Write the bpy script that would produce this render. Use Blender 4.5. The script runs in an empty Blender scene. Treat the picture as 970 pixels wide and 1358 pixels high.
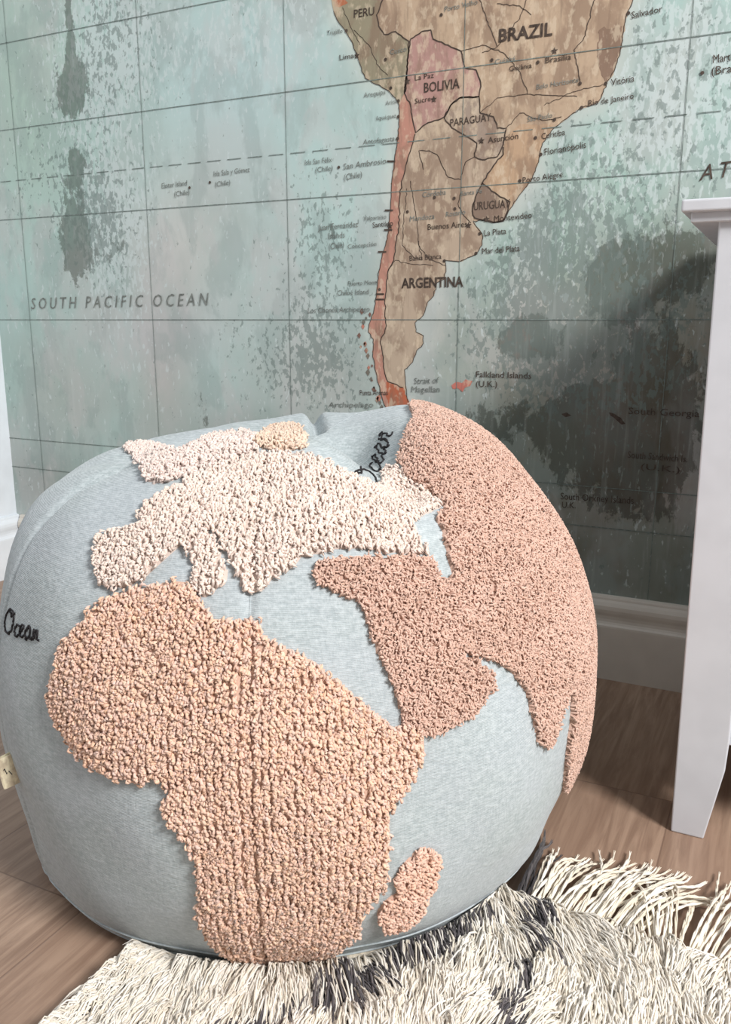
import bpy, math
import numpy as np
from mathutils import Vector, geometry
from mathutils.bvhtree import BVHTree

rng = np.random.default_rng(7)
SC = bpy.context.scene
COL = SC.collection

# ------------------------------------------------------------------ camera model (used to measure the photo)
F_PX, PITCH, YAW, CAM_H = 1126.0, math.atan(255 / 1126.0), math.radians(26.3), 0.65
CAM = np.array([0, 0, CAM_H])
WALL_Y, WALL_LX = 1.53, -1.77

def ray(x, y):
    u = (x - 485) / F_PX; v = (y - 679) / F_PX
    f = math.cos(PITCH) - math.sin(PITCH) * v
    d = math.sin(PITCH) + math.cos(PITCH) * v
    c, s = math.cos(YAW), math.sin(YAW)
    return np.array([c * u - s * f, s * u + c * f, -d])

def on_wall(x, y, Y=WALL_Y):
    r = ray(x, y); t = Y / r[1]
    return CAM + t * r

def wxz(x, y):
    p = on_wall(x, y); return (p[0], p[2])

def on_floor(x, y, z=0.0):
    r = ray(x, y); t = (z - CAM_H) / r[2]
    return CAM + t * r

# ------------------------------------------------------------------ helpers
def lin(c):
    c = np.asarray(c, float) / 255.0
    return np.where(c <= 0.04045, c / 12.92, ((c + 0.055) / 1.055) ** 2.4)

def lin4(c):
    l = lin(c); return (float(l[0]), float(l[1]), float(l[2]), 1.0)

def mesh_np(name, verts, faces, cols=None, smooth=True, mats=None, extra=None):
    """faces: (F,4) or (F,3) int array, or list of those"""
    me = bpy.data.meshes.new(name)
    verts = np.asarray(verts, np.float32)
    fl = faces if isinstance(faces, list) else [faces]
    fl = [np.asarray(f, np.int32) for f in fl if len(f)]
    nf = sum(len(f) for f in fl); nl = sum(f.size for f in fl)
    me.vertices.add(len(verts)); me.vertices.foreach_set('co', verts.ravel())
    me.loops.add(nl); me.loops.foreach_set('vertex_index', np.concatenate([f.ravel() for f in fl]))
    me.polygons.add(nf)
    tot = np.concatenate([np.full(len(f), f.shape[1], np.int32) for f in fl])
    me.polygons.foreach_set('loop_start', np.concatenate([[0], np.cumsum(tot)[:-1]]).astype(np.int32))
    if mats is not None:
        me.polygons.foreach_set('material_index', np.asarray(mats, np.int32))
    me.update(calc_edges=True)
    if smooth:
        me.polygons.foreach_set('use_smooth', np.ones(nf, bool))
    def put(nm, arr):
        a = me.color_attributes.new(nm, 'FLOAT_COLOR', 'POINT')
        arr = np.asarray(arr, np.float32)
        if arr.shape[1] == 3:
            arr = np.concatenate([arr, np.ones((len(arr), 1), np.float32)], 1)
        a.data.foreach_set('color', arr.ravel())
    if cols is not None: put('Col', cols)
    for k, v in (extra or {}).items(): put(k, v)
    me.validate()
    return me

def link(name, me, mat=None, parent=None, origin=None):
    o = bpy.data.objects.new(name, me); COL.objects.link(o)
    if mat is not None:
        for m in (mat if isinstance(mat, list) else [mat]): me.materials.append(m)
    if parent is not None: o.parent = parent
    return o

def tag(o, label=None, cat=None, group=None, kind=None):
    for k, v in (('label', label), ('category', cat), ('group', group), ('kind', kind)):
        if v: o[k] = v
    return o

def empty(name, loc):
    o = bpy.data.objects.new(name, None); COL.objects.link(o)
    o.location = loc; o.empty_display_size = 0.05
    return o

def tubes(paths, radii, sides=5):
    """paths (N,K,3), radii (N,K) -> verts, quad faces; both ends closed by tiny radii"""
    N, K, _ = paths.shape
    t = np.gradient(paths, axis=1)
    t /= np.linalg.norm(t, axis=2, keepdims=True) + 1e-12
    ref = np.where(np.abs(t[:, :1, 2:3]) > 0.85, np.array([1.0, 0, 0]), np.array([0, 0, 1.0]))
    ref = np.broadcast_to(ref, t.shape)
    a = np.cross(t, ref); a /= np.linalg.norm(a, axis=2, keepdims=True) + 1e-12
    b = np.cross(t, a)
    ang = np.arange(sides) * 2 * np.pi / sides
    v = (paths[:, :, None, :] + radii[:, :, None, None] *
         (np.cos(ang)[None, None, :, None] * a[:, :, None, :] + np.sin(ang)[None, None, :, None] * b[:, :, None, :]))
    v = v.reshape(-1, 3)
    i = np.arange(N)[:, None, None] * K * sides
    k = np.arange(K - 1)[None, :, None] * sides
    s = np.arange(sides)[None, None, :]; s2 = (s + 1) % sides
    q = np.stack([i + k + s, i + k + s2, i + k + sides + s2, i + k + sides + s], -1).reshape(-1, 4)
    return v, q

def box_faces():
    return [(0, 3, 2, 1), (4, 5, 6, 7), (0, 1, 5, 4), (1, 2, 6, 5), (2, 3, 7, 6), (3, 0, 4, 7)]

def hexa(name, c8, mat, parent=None, bevel=0.002, origin=(0, 0, 0)):
    me = bpy.data.meshes.new(name)
    o3 = np.array(origin)
    me.from_pydata([tuple(np.array(c) - o3) for c in c8], [], box_faces()); me.update()
    o = link(name, me, mat, parent)
    if bevel:
        m = o.modifiers.new('bevel', 'BEVEL'); m.width = bevel; m.segments = 3; m.limit_method = 'ANGLE'
        for p in me.polygons: p.use_smooth = False
    return o

def box8(x0, x1, y0, y1, z0, z1):
    return [(x0, y0, z0), (x1, y0, z0), (x1, y1, z0), (x0, y1, z0), (x0, y0, z1), (x1, y0, z1), (x1, y1, z1), (x0, y1, z1)]

# ------------------------------------------------------------------ node helpers
class NT:
    def __init__(self, name):
        self.m = bpy.data.materials.new(name); self.m.use_nodes = True
        self.t = self.m.node_tree; self.n = self.t.nodes
        self.b = self.n['Principled BSDF']
    def new(self, typ, **kw):
        x = self.n.new(typ)
        for k, v in kw.items(): setattr(x, k, v)
        return x
    def l(self, a, b): self.t.links.new(a, b)
    def val(self, sock, v):
        if isinstance(v, bpy.types.NodeSocket): self.l(v, sock)
        else: sock.default_value = v
    def coords(self, scale=(1, 1, 1), loc=(0, 0, 0)):
        tc = self.new('ShaderNodeTexCoord'); mp = self.new('ShaderNodeMapping')
        self.l(tc.outputs['Object'], mp.inputs['Vector'])
        mp.inputs['Scale'].default_value = scale; mp.inputs['Location'].default_value = loc
        return mp.outputs['Vector']
    def noise(self, vec, scale, detail=3, rough=.55, dist=0.0):
        x = self.new('ShaderNodeTexNoise')
        self.l(vec, x.inputs['Vector']); x.inputs['Scale'].default_value = scale
        x.inputs['Detail'].default_value = detail; x.inputs['Roughness'].default_value = rough
        x.inputs['Distortion'].default_value = dist
        return x.outputs['Fac']
    def math(self, op, a, b=0.0, c=0.0):
        x = self.new('ShaderNodeMath', operation=op)
        self.val(x.inputs[0], a); self.val(x.inputs[1], b); self.val(x.inputs[2], c)
        return x.outputs[0]
    def step(self, v, lo, hi, to0=0.0, to1=1.0):
        x = self.new('ShaderNodeMapRange', interpolation_type='SMOOTHSTEP')
        self.val(x.inputs['Value'], v); x.inputs['From Min'].default_value = lo; x.inputs['From Max'].default_value = hi
        x.inputs['To Min'].default_value = to0; x.inputs['To Max'].default_value = to1
        return x.outputs['Result']
    def mix(self, f, a, b, mode='MIX'):
        x = self.new('ShaderNodeMix', data_type='RGBA', blend_type=mode)
        self.val(x.inputs[0], f); self.val(x.inputs[6], a); self.val(x.inputs[7], b)
        return x.outputs[2]
    def attr(self, name):
        x = self.new('ShaderNodeVertexColor'); x.layer_name = name
        return x.outputs['Color']
    def sep(self, c):
        x = self.new('ShaderNodeSeparateColor'); self.l(c, x.inputs[0]); return x.outputs
    def bump(self, h, strength, dist):
        x = self.new('ShaderNodeBump'); self.l(h, x.inputs['Height'])
        x.inputs['Strength'].default_value = strength; x.inputs['Distance'].default_value = dist
        self.l(x.outputs[0], self.b.inputs['Normal'])
    def done(self, col, rough=.6, spec=.3):
        self.val(self.b.inputs['Base Color'], col)
        self.b.inputs['Roughness'].default_value = rough
        self.b.inputs['Specular IOR Level'].default_value = spec
        return self.m

def mat_paint(name, rgb, rough=.35, spec=.4):
    t = NT(name); v = t.coords()
    n = t.noise(v, 18, 2)
    c = t.mix(t.step(n, .3, .7), lin4([x * .97 for x in rgb]), lin4(rgb))
    t.bump(t.noise(v, 260, 2), .04, .001)
    return t.done(c, rough, spec)

def mat_fabric():
    t = NT('woven_blue_grey_cotton'); v = t.coords()
    w1 = t.new('ShaderNodeTexWave', wave_type='BANDS', bands_direction='Z'); t.l(v, w1.inputs['Vector'])
    w1.inputs['Scale'].default_value = 210; w1.inputs['Distortion'].default_value = 1.5; w1.inputs['Detail'].default_value = 1
    vr = t.coords((1, 1, .25)); vs = t.coords((.4, .4, 1.3))
    n1 = t.noise(vr, 420, 2); n2 = t.noise(vs, 300, 2); n3 = t.noise(v, 9, 2)
    h = t.math('ADD', t.math('MULTIPLY', n1, .6), t.math('ADD', n2, t.math('MULTIPLY', w1.outputs['Fac'], .2)))
    c = t.mix(t.step(h, .55, 1.35), lin4((157, 167, 169)), lin4((194, 202, 204)))
    c = t.mix(t.step(n3, .35, .7, 0, .25), c, lin4((186, 190, 200)))
    t.bump(h, .55, .0012)
    t.b.inputs['Sheen Weight'].default_value = .15
    return t.done(c, .95, .08)

def mat_attr(name, rough=.95, spec=.05, sheen=.2):
    t = NT(name)
    c = t.attr('Col')
    n = t.noise(t.coords(), 500, 1)
    c = t.mix(t.step(n, .3, .7, 0, .18), c, (.8, .7, .62, 1), 'MULTIPLY')
    t.b.inputs['Sheen Weight'].default_value = sheen
    return t.done(c, rough, spec)

def mat_floor():
    t = NT('brown_wood_laminate'); v = t.coords()
    sp = t.new('ShaderNodeSeparateXYZ'); t.l(v, sp.inputs[0])
    W = .19
    px = t.math('DIVIDE', t.math('ADD', sp.outputs[0], .657 + 10 * W), W)
    idx = t.math('FLOOR', px); fx = t.math('FRACT', px)
    wn = t.new('ShaderNodeTexWhiteNoise', noise_dimensions='1D'); t.l(idx, wn.inputs['W'])
    off = t.math('MULTIPLY', wn.outputs['Value'], 1.3)
    py = t.math('DIVIDE', t.math('ADD', sp.outputs[1], off), 1.28)
    iy = t.math('FLOOR', py); fy = t.math('FRACT', py)
    wn2 = t.new('ShaderNodeTexWhiteNoise', noise_dimensions='2D')
    cb = t.new('ShaderNodeCombineXYZ'); t.l(idx, cb.inputs[0]); t.l(iy, cb.inputs[1]); t.l(cb.outputs[0], wn2.inputs['Vector'])
    # grain, shifted per plank
    gm = t.new('ShaderNodeCombineXYZ')
    t.l(t.math('ADD', sp.outputs[0], t.math('MULTIPLY', wn2.outputs['Value'], 7)), gm.inputs[0])
    t.l(t.math('MULTIPLY', sp.outputs[1], .07), gm.inputs[1]); t.l(wn2.outputs['Value'], gm.inputs[2])
    g1 = t.noise(gm.outputs[0], 85, 5, .65, .6); g2 = t.noise(gm.outputs[0], 13, 3, .5, 1.0)
    c = t.mix(t.step(g1, .3, .72), lin4((134, 109, 92)), lin4((182, 155, 134)))
    c = t.mix(t.step(g2, .3, .7, 0, .55), c, lin4((146, 119, 101)))
    c = t.mix(t.math('MULTIPLY', wn2.outputs['Value'], .35), c, lin4((128, 103, 88)))
    e = t.math('MINIMUM', fx, t.math('SUBTRACT', 1.0, fx))
    ey = t.math('MULTIPLY', t.math('MINIMUM', fy, t.math('SUBTRACT', 1.0, fy)), 6.7)
    seam = t.step(t.math('MINIMUM', e, ey), .001, .009)
    c = t.mix(seam, lin4((126, 102, 87)), c)
    t.bump(t.math('ADD', t.math('MULTIPLY', g1, .15), seam), .25, .001)
    return t.done(c, .42, .35)

def mat_mural():
    t = NT('distressed_map_print_sea')
    tint = t.attr('Tint'); z = t.sep(t.attr('Zone'))
    vs = t.coords((1, 1, .42)); v = t.coords()
    fl = t.noise(vs, 125, 3, .55, .35); fl2 = t.noise(t.coords((1, 1, .6)), 40, 6, .68, .3); dk = t.noise(t.coords((1, 1, .62), (3, 0, 1)), 105, 3, .6, .25)
    cl = t.noise(t.coords((1, 1, .6)), 5.0, 5, .6); st = t.noise(t.coords((1, 1, .08)), 80, 3, .6)
    c = t.mix(t.step(cl, .40, .66, 0, .36), tint, lin4((192, 188, 188)))
    c = t.mix(t.step(t.noise(t.coords((1, 1, .7), (5, 0, 2)), 7, 4, .6), .42, .66, 0, .34), c, lin4((160, 174, 168)))
    bm = t.noise(t.coords((1, 1, .55), (1, 0, 7)), 11, 5, .62, .3)
    c = t.mix(t.step(bm, .48, .58, 0, .32), c, lin4((138, 154, 152)))
    c = t.mix(t.step(t.noise(t.coords((1, 1, .5), (9, 0, 4)), 8, 5, .6, .3), .52, .60, 0, .26), c, lin4((200, 194, 194)))
    # pale worn flecks
    lf = t.step(t.math('ADD', fl, t.math('MULTIPLY', z[0], .34)), .66, .73)
    c = t.mix(t.math('MULTIPLY', lf, .55), c, lin4((204, 214, 214)))
    # larger dark patches
    dp = t.step(t.math('ADD', fl2, t.math('MULTIPLY', z[1], .6)), .78, .86)
    c = t.mix(dp, c, t.mix(1.0, c, (.47, .47, .45, 1), 'MULTIPLY'))
    # dark crackle flecks
    df = t.step(t.math('ADD', dk, t.math('MULTIPLY', z[2], .34)), .69, .76)
    c = t.mix(t.math('MULTIPLY', df, .6), c, lin4((108, 122, 118)))
    c = t.mix(t.step(st, .55, .75, 0, .14), c, lin4((206, 212, 210)))
    return t.done(c, .62, .22)

def mat_land():
    t = NT('distressed_map_print_land')
    tint = t.attr('Tint')
    st = t.noise(t.coords((1, 1, .12)), 95, 4, .65); bl = t.noise(t.coords((1, 1, .5)), 22, 5, .62, .4)
    fl = t.noise(t.coords((1, 1, .5)), 75, 3, .6)
    c = t.mix(t.step(st, .5, .72, 0, .45), tint, lin4((118, 100, 86)))
    c = t.mix(t.step(bl, .44, .60, 0, .62), c, lin4((136, 112, 95)))
    c = t.mix(t.step(t.noise(t.coords((1, 1, .5), (4, 0, 2)), 16, 6, .7), .54, .62, 0, .6), c, lin4((212, 192, 166)))
    c = t.mix(t.step(fl, .52, .64, 0, .5), c, lin4((214, 196, 172)))
    return t.done(c, .62, .22)

def mat_flat(name, rgb, rough=.7):
    t = NT(name)
    n = t.noise(t.coords((1, 1, .5)), 140, 3)
    c = t.mix(t.step(n, .35, .7), lin4(rgb), lin4([min(255, x * 1.25 + 8) for x in rgb]))
    return t.done(c, rough, .2)

M_WHITE = mat_paint('white_satin_paint', (206, 208, 214), .4)
M_TRIM = mat_paint('white_skirting_gloss', (214, 208, 198), .35)
M_WALL = mat_paint('white_matt_wall', (226, 232, 238), .8, .15)
M_FAB = mat_fabric()
M_TUFT = mat_attr('tufted_cotton_pile')
M_WOOL = mat_attr('wool_pile', .9, .08, .25)
M_INK = mat_flat('black_embroidery_thread', (38, 36, 38), .9)
M_FLOOR = mat_floor()
M_LABEL = mat_flat('unbleached_label_tape', (205, 190, 165), .9)
M_BACKING = mat_flat('woven_rug_backing', (196, 186, 170), .95)

# ------------------------------------------------------------------ room shell
def quad_obj(name, pts, mat, kind='structure'):
    me = bpy.data.meshes.new(name); me.from_pydata(pts, [], [tuple(range(len(pts)))]); me.update()
    return tag(link(name, me, mat), kind=kind)

X1, Y0, ZT = 1.6, -1.2, 2.2
fl = hexa('floor', box8(WALL_LX - .05, X1, Y0, WALL_Y + .05, -.06, 0), M_FLOOR, None, 0); tag(fl, kind='structure')
wl = hexa('wall_left', box8(WALL_LX - .1, WALL_LX, Y0, WALL_Y + .05, 0, ZT), M_WALL, None, 0); tag(wl, kind='structure')

def skirting(name, axis, a0, a1, face, sign):
    prof = [(0, 0), (.018, 0), (.018, .100), (.0175, .1035), (.0145, .1065), (.0125, .110), (.0118, .115), (.0125, .121), (.0145, .127),
            (.0155, .133), (.0148, .140), (.0115, .146), (.0085, .150), (.0078, .1535), (.0060, .157), (0, .158)]
    vs, fs = [], []
    for a in (a0, a1):
        for t, z in prof:
            vs.append((a, face - t, z) if axis == 'x' else (face + t, a, z))
    n = len(prof)
    for i in range(n):
        j = (i + 1) % n
        fs.append((i, j, n + j, n + i))
    fs += [tuple(range(n)), tuple(range(n, 2 * n))]
    me = bpy.data.meshes.new(name); me.from_pydata(vs, [], fs); me.update()
    o = link(name, me, M_TRIM); return tag(o, kind='structure')
skirting('baseboard_back', 'x', WALL_LX + .018, X1, WALL_Y, 1)
skirting('baseboard_left', 'y', Y0, WALL_Y, WALL_LX, 1).data.materials[0] = M_WALL

# ------------------------------------------------------------------ map mural wall
def pt_in_poly(px, py, poly):
    poly = np.asarray(poly); x = poly[:, 0]; y = poly[:, 1]
    x2 = np.roll(x, -1); y2 = np.roll(y, -1)
    inside = np.zeros(px.shape, bool)
    for a, b, c, d in zip(x, y, x2, y2):
        if b == d: continue
        cond = (b > py) != (d > py)
        inside ^= cond & (px < (c - a) * (py - b) / (d - b) + a)
    return inside

def seg_dist(px, py, poly, closed=True):
    poly = np.asarray(poly, float); best = np.full(px.shape, 1e9)
    n = len(poly)
    for i in range(n if closed else n - 1):
        a = poly[i]; b = poly[(i + 1) % n]; ab = b - a; L = ab @ ab + 1e-12
        t = np.clip(((px - a[0]) * ab[0] + (py - a[1]) * ab[1]) / L, 0, 1)
        best = np.minimum(best, np.hypot(px - a[0] - t * ab[0], py - a[1] - t * ab[1]))
    return best

def rough_line(pts, amp=1.1, step=4, closed=True, seed=1):
    """jittered subdivision so coasts and borders wander as on a real map"""
    r = np.random.default_rng(seed); out = []
    n = len(pts)
    for i in range(n if closed else n - 1):
        a = np.array(pts[i], float); b = np.array(pts[(i + 1) % n], float)
        k = max(1, int(np.hypot(*(b - a)) / step))
        for j in range(k):
            p = a + (b - a) * j / k
            if j: p = p + r.normal(0, amp, 2)
            out.append(tuple(p))
    if not closed: out.append(tuple(pts[-1]))
    return out

WEST = [(436, -60), (440, 0), (443, 15), (450, 30), (458, 40), (465, 52), (473, 72), (480, 90), (485, 104), (500, 112), (515, 120), (525, 130), (530, 140),
        (530, 160), (528, 185), (524, 210), (521, 235), (519, 265), (518, 280), (516, 300), (512, 325), (506, 345), (503, 360), (500, 390), (496, 415),
        (490, 430), (489, 440), (496, 450), (495, 470), (498, 490), (503, 510), (508, 530), (515, 548), (522, 566)]
EAST = [(550, 566), (546, 545), (540, 525), (538, 505), (537, 490), (548, 480), (553, 465), (562, 455), (562, 445), (552, 440), (551, 428), (562, 418), (568, 400),
        (576, 392), (580, 375), (590, 370), (592, 355), (591, 345), (610, 347), (630, 338), (640, 325), (640, 310), (632, 300), (628, 293), (640, 292), (655, 295),
        (668, 293), (675, 280), (690, 258), (705, 240), (715, 215), (720, 190), (735, 170), (755, 155), (772, 143), (790, 138), (798, 130), (805, 110),
        (815, 95), (823, 70), (827, 45), (832, 18), (840, 0), (850, -40), (845, -90), (780, -130), (640, -160), (500, -130)]
CONT = WEST + EAST
PERU = [(436, -60), (440, 0), (443, 15), (450, 30), (458, 40), (465, 52), (473, 72), (480, 90), (485, 104), (500, 112), (515, 120), (525, 130), (530, 140), (538, 122), (540, 100),
        (542, 72), (543, 55), (535, 50), (525, 42), (510, 46), (503, 35), (500, 20), (508, 0), (512, -30), (480, -70)]
BOLIVIA = [(540, 100), (542, 72), (545, 52), (560, 42), (572, 40), (575, 52), (595, 60), (612, 68), (617, 90), (632, 93), (638, 110), (636, 128), (610, 130), (598, 140), (590, 155),
           (585, 158), (565, 165), (552, 176), (549, 165), (545, 140), (537, 124)]
PARAGUAY = [(598, 140), (610, 130), (636, 128), (637, 150), (655, 155), (660, 170), (672, 170), (668, 192), (660, 208), (640, 212), (630, 208), (633, 190), (615, 178), (600, 170), (590, 157)]
CHILE = [(530, 140), (537, 124), (545, 140), (549, 165), (551, 178), (548, 190), (543, 205), (538, 225), (533, 245), (530, 270), (530, 300), (525, 325), (523, 345), (515, 360), (512, 390), (511, 420),
         (513, 432), (508, 445), (505, 455), (508, 470), (510, 490), (515, 506), (535, 514), (540, 528), (546, 548), (548, 566), (522, 566), (515, 548), (508, 530), (503, 510), (498, 490), (495, 470), (496, 450), (489, 440), (490, 430), (496, 415),
         (500, 390), (503, 360), (506, 345), (512, 325), (516, 300), (518, 280), (519, 265), (521, 235), (524, 210), (528, 185), (530, 160)]
URUGUAY = [(640, 243), (650, 250), (660, 258), (677, 268), (674, 280), (668, 293), (655, 295), (640, 292), (630, 289), (627, 280), (631, 262)]
SBRAZIL = [(641, 243), (655, 220), (668, 205), (672, 180), (690, 165), (735, 165), (720, 190), (715, 215), (705, 240), (690, 258), (677, 268), (660, 258)]
ARGEN = [(551, 176), (565, 165), (585, 158), (600, 170), (615, 178), (633, 190), (630, 208), (640, 212), (660, 208), (668, 195), (668, 205), (655, 220), (640, 243), (631, 262), (627, 280), (628, 293), (632, 300), (640, 310), (640, 325), (630, 338), (610, 347), (591, 345),
         (592, 355), (590, 370), (580, 375), (576, 392), (568, 400), (562, 418), (551, 428), (552, 440), (562, 445), (562, 455), (553, 465), (548, 480), (537, 490), (538, 505), (538, 514), (515, 506), (510, 490), (508, 470), (505, 455), (508, 445), (513, 432),
         (511, 420), (512, 390), (515, 360), (523, 345), (525, 325), (530, 300), (530, 270), (533, 245), (538, 225), (543, 205), (548, 190)]
FALK = [(599, 511), (606, 506), (613, 508), (618, 503), (627, 505), (624, 512), (617, 514), (614, 520), (608, 515), (601, 516)]
GEORG = [(808, 547), (816, 549), (824, 554), (830, 562), (825, 563), (818, 557), (810, 551)]
SBAY = [(745, 549), (752, 547), (758, 551), (750, 553)]

def build_wall():
    V, T, Z, FQ, FM = [], [], [], [], []
    # sea grid
    nx, nz = 280, 190
    xs = np.linspace(WALL_LX, X1, nx); zs = np.linspace(0, ZT, nz)
    gx, gz = np.meshgrid(xs, zs); px, pz = gx.ravel(), gz.ravel()
    verts = np.stack([px, np.full_like(px, WALL_Y), pz], 1)
    idx = np.arange(nx * nz).reshape(nz, nx)
    quads = np.stack([idx[:-1, :-1], idx[:-1, 1:], idx[1:, 1:], idx[1:, :-1]], -1).reshape(-1, 4)
    tint = np.tile(lin((168, 194, 190)), (len(px), 1))
    zone = np.zeros((len(px), 3)); zone[:] = (.10, .0, .06)
    def blob(x, y, rx, ry, col=None, k=1.0, ch=None):
        c = wxz(x, y)
        g = np.exp(-(((px - c[0]) / (rx * .00145)) ** 2 + ((pz - c[1]) / (ry * .00145)) ** 2))
        if col is not None:
            tint[:] += (lin(col) - tint) * np.clip(g * k, 0, 1)[:, None]
        if ch is not None:
            zone[:, ch] += g * k
    for x, y, rx, ry, col, k in [
        (30, 120, 130, 230, (164, 188, 174), .9), (330, 110, 160, 130, (180, 203, 204), .8), (240, 330, 90, 120, (196, 192, 188), .75),
        (215, 500, 60, 120, (174, 168, 162), .7), (430, 260, 80, 120, (176, 200, 196), .7), (80, 520, 130, 100, (150, 168, 158), .8),
        (440, 500, 120, 90, (172, 170, 164), .7), (220, 440, 90, 50, (184, 180, 186), .5), (340, 590, 160, 60, (140, 146, 142), .8), (900, 100, 110, 160, (158, 190, 184), .8), (760, 280, 120, 110, (148, 186, 172), .85),
        (60, 640, 120, 70, (120, 130, 124), .8), (700, 480, 120, 90, (146, 146, 134), .8), (590, 440, 40, 80, (176, 180, 168), .6), (830, 480, 160, 110, (136, 130, 114), .95),
        (800, 620, 180, 150, (120, 114, 98), .95), (930, 560, 90, 260, (118, 108, 92), .8), (880, 350, 80, 40, (120, 124, 114), .8), (750, 500, 40, 25, (150, 138, 124), .7), (700, 620, 70, 70, (130, 132, 118), .6),
        (820, 760, 200, 90, (100, 98, 84), .9)]:
        blob(x, y, rx, ry, col, k)
    for x, y, rx, ry, k, ch in [
        (150, 60, 90, 100, .8, 0), (90, 130, 70, 90, .25, 0), (150, 300, 70, 130, .75, 0), (60, 230, 90, 110, .3, 2), (900, 100, 120, 150, .55, 0), (720, 330, 120, 110, .25, 0), (330, 40, 120, 60, .4, 0),
        (97, 115, 34, 42, 1.25, 1), (102, 215, 26, 36, .8, 1), (100, 320, 34, 66, 1.25, 1), (93, 30, 9, 80, .9, 1), (150, 330, 40, 40, .5, 1), (60, 260, 70, 30, .25, 1),
        (135, 300, 70, 90, .75, 2), (140, 60, 90, 110, .55, 2), (730, 350, 110, 120, .8, 2), (880, 90, 110, 140, .4, 2), (430, 320, 60, 90, .5, 2), (420, 480, 70, 80, .8, 2), (330, 460, 60, 60, .3, 2),
        (700, 450, 44, 30, 1.1, 1), (815, 375, 40, 44, 1.0, 1), (775, 565, 60, 50, 1.05, 1), (880, 560, 60, 70, .75, 1), (900, 350, 70, 50, .85, 1), (830, 650, 90, 60, .7, 1), (650, 560, 60, 40, .6, 1), (860, 480, 60, 50, .6, 1), (440, 300, 14, 30, .5, 1), (270, 560, 40, 40, .55, 1), (740, 480, 100, 70, .6, 2), (860, 450, 80, 100, .4, 2)]:
        blob(x, y, rx, ry, None, k, ch)
    coast = [wxz(*p) for p in CONT]
    d = seg_dist(px, pz, coast)
    halo = np.exp(-(d / .022) ** 2)
    tint += (lin((196, 204, 196)) - tint) * (halo * .75)[:, None]; zone *= (1 - .7 * halo)[:, None]
    tint = tint * 1.10 + .10 * (tint.mean(1, keepdims=True) - tint)
    V.append(verts); T.append(tint); Z.append(zone); FQ.append(quads); FM.append(np.zeros(len(quads), int))
    base = [len(verts)]; tris, tm = [], []
    def add(vs, fs, mat, col=(0, 0, 0)):
        vs = np.asarray(vs, float)
        if not len(vs): return
        V.append(vs); T.append(np.tile(lin(col), (len(vs), 1))); Z.append(np.zeros((len(vs), 3)))
        for f in fs:
            for k in range(1, len(f) - 1):
                tris.append((f[0] + base[0], f[k] + base[0], f[k + 1] + base[0])); tm.append(mat)
        base[0] += len(vs)
    def poly(pts, col, dy, mat=1, seed=1, amp=.8):
        pts = rough_line(pts, amp, 4, True, seed)
        w = [wxz(*p) for p in pts]
        t = geometry.tessellate_polygon([[Vector((a, b, 0)) for a, b in w]])
        def up(f):
            a, b, c = [w[i] for i in f]
            cr = (b[0] - a[0]) * (c[1] - a[1]) - (b[1] - a[1]) * (c[0] - a[0])
            return f if cr > 0 else (f[0], f[2], f[1])
        add([(a, WALL_Y - dy, b) for a, b in w], [up(f) for f in t], mat, col)
    def ribbon(pts, wid, dy, mat, world=False, closed=False):
        w = np.array(pts if world else [wxz(*p) for p in pts])
        if closed: w = np.vstack([w, w[:1]])
        tg = np.gradient(w, axis=0); tg /= np.linalg.norm(tg, axis=1, keepdims=True) + 1e-9
        nrm = np.stack([-tg[:, 1], tg[:, 0]], 1) * wid / 2
        a = w + nrm; b = w - nrm; n = len(w)
        vs = [(p[0], WALL_Y - dy, p[1]) for p in a] + [(p[0], WALL_Y - dy, p[1]) for p in b]
        add(vs, [(n + i, n + i + 1, i + 1, i) for i in range(n - 1)], mat)
    # land
    poly(CONT, (188, 164, 140), .0004, 1, 1)
    poly(ARGEN, (186, 166, 146), .0006, 1, 2, .4); poly(PERU, (150, 142, 120), .0006, 1, 3, .4)
    poly(BOLIVIA, (180, 142, 134), .0006, 1, 4, .4); poly(PARAGUAY, (164, 146, 132), .0006, 1, 5, .4)
    poly(SBRAZIL, (190, 160, 132), .0006, 1, 6, .4); poly(URUGUAY, (140, 120, 106), .0007, 1, 7, .4)
    poly(CHILE, (188, 138, 122), .0007, 1, 8, .4); poly(FALK, (196, 120, 108), .0006, 1, 9, .6); poly(GEORG, (60, 52, 44), .0006, 2, 10); poly(SBAY, (60, 52, 44), .0006, 2, 11, .3)
    poly([(513, 506), (536, 514), (542, 530), (547, 550), (548, 566), (524, 566), (518, 545), (512, 525)], (184, 104, 76), .0008, 1, 12, .6)
    poly([(795, 40), (826, 35), (822, 70), (814, 95), (806, 110), (798, 100), (792, 75)], (140, 116, 100), .0006, 1, 13, 1.4)
    poly([(440, -5), (455, -5), (462, 4), (450, 10), (444, 8)], (176, 110, 80), .0007, 1, 14, .6)
    r2 = np.random.default_rng(3)
    for k in range(26):   # channels and islets of the southern coast
        yy = 400 + 150 * r2.random(); xx = np.interp(yy, [400, 440, 480, 520, 550], [492, 488, 490, 498, 508]) + r2.normal(0, 4)
        s = 1.2 + 2.2 * r2.random()
        poly([(xx - s, yy), (xx, yy - s * 1.4), (xx + s * .8, yy), (xx, yy + s * 1.6)], [(126, 96, 86), (190, 128, 112), (118, 116, 108)][k % 3], .0009, 1, 20 + k, .9)
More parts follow.
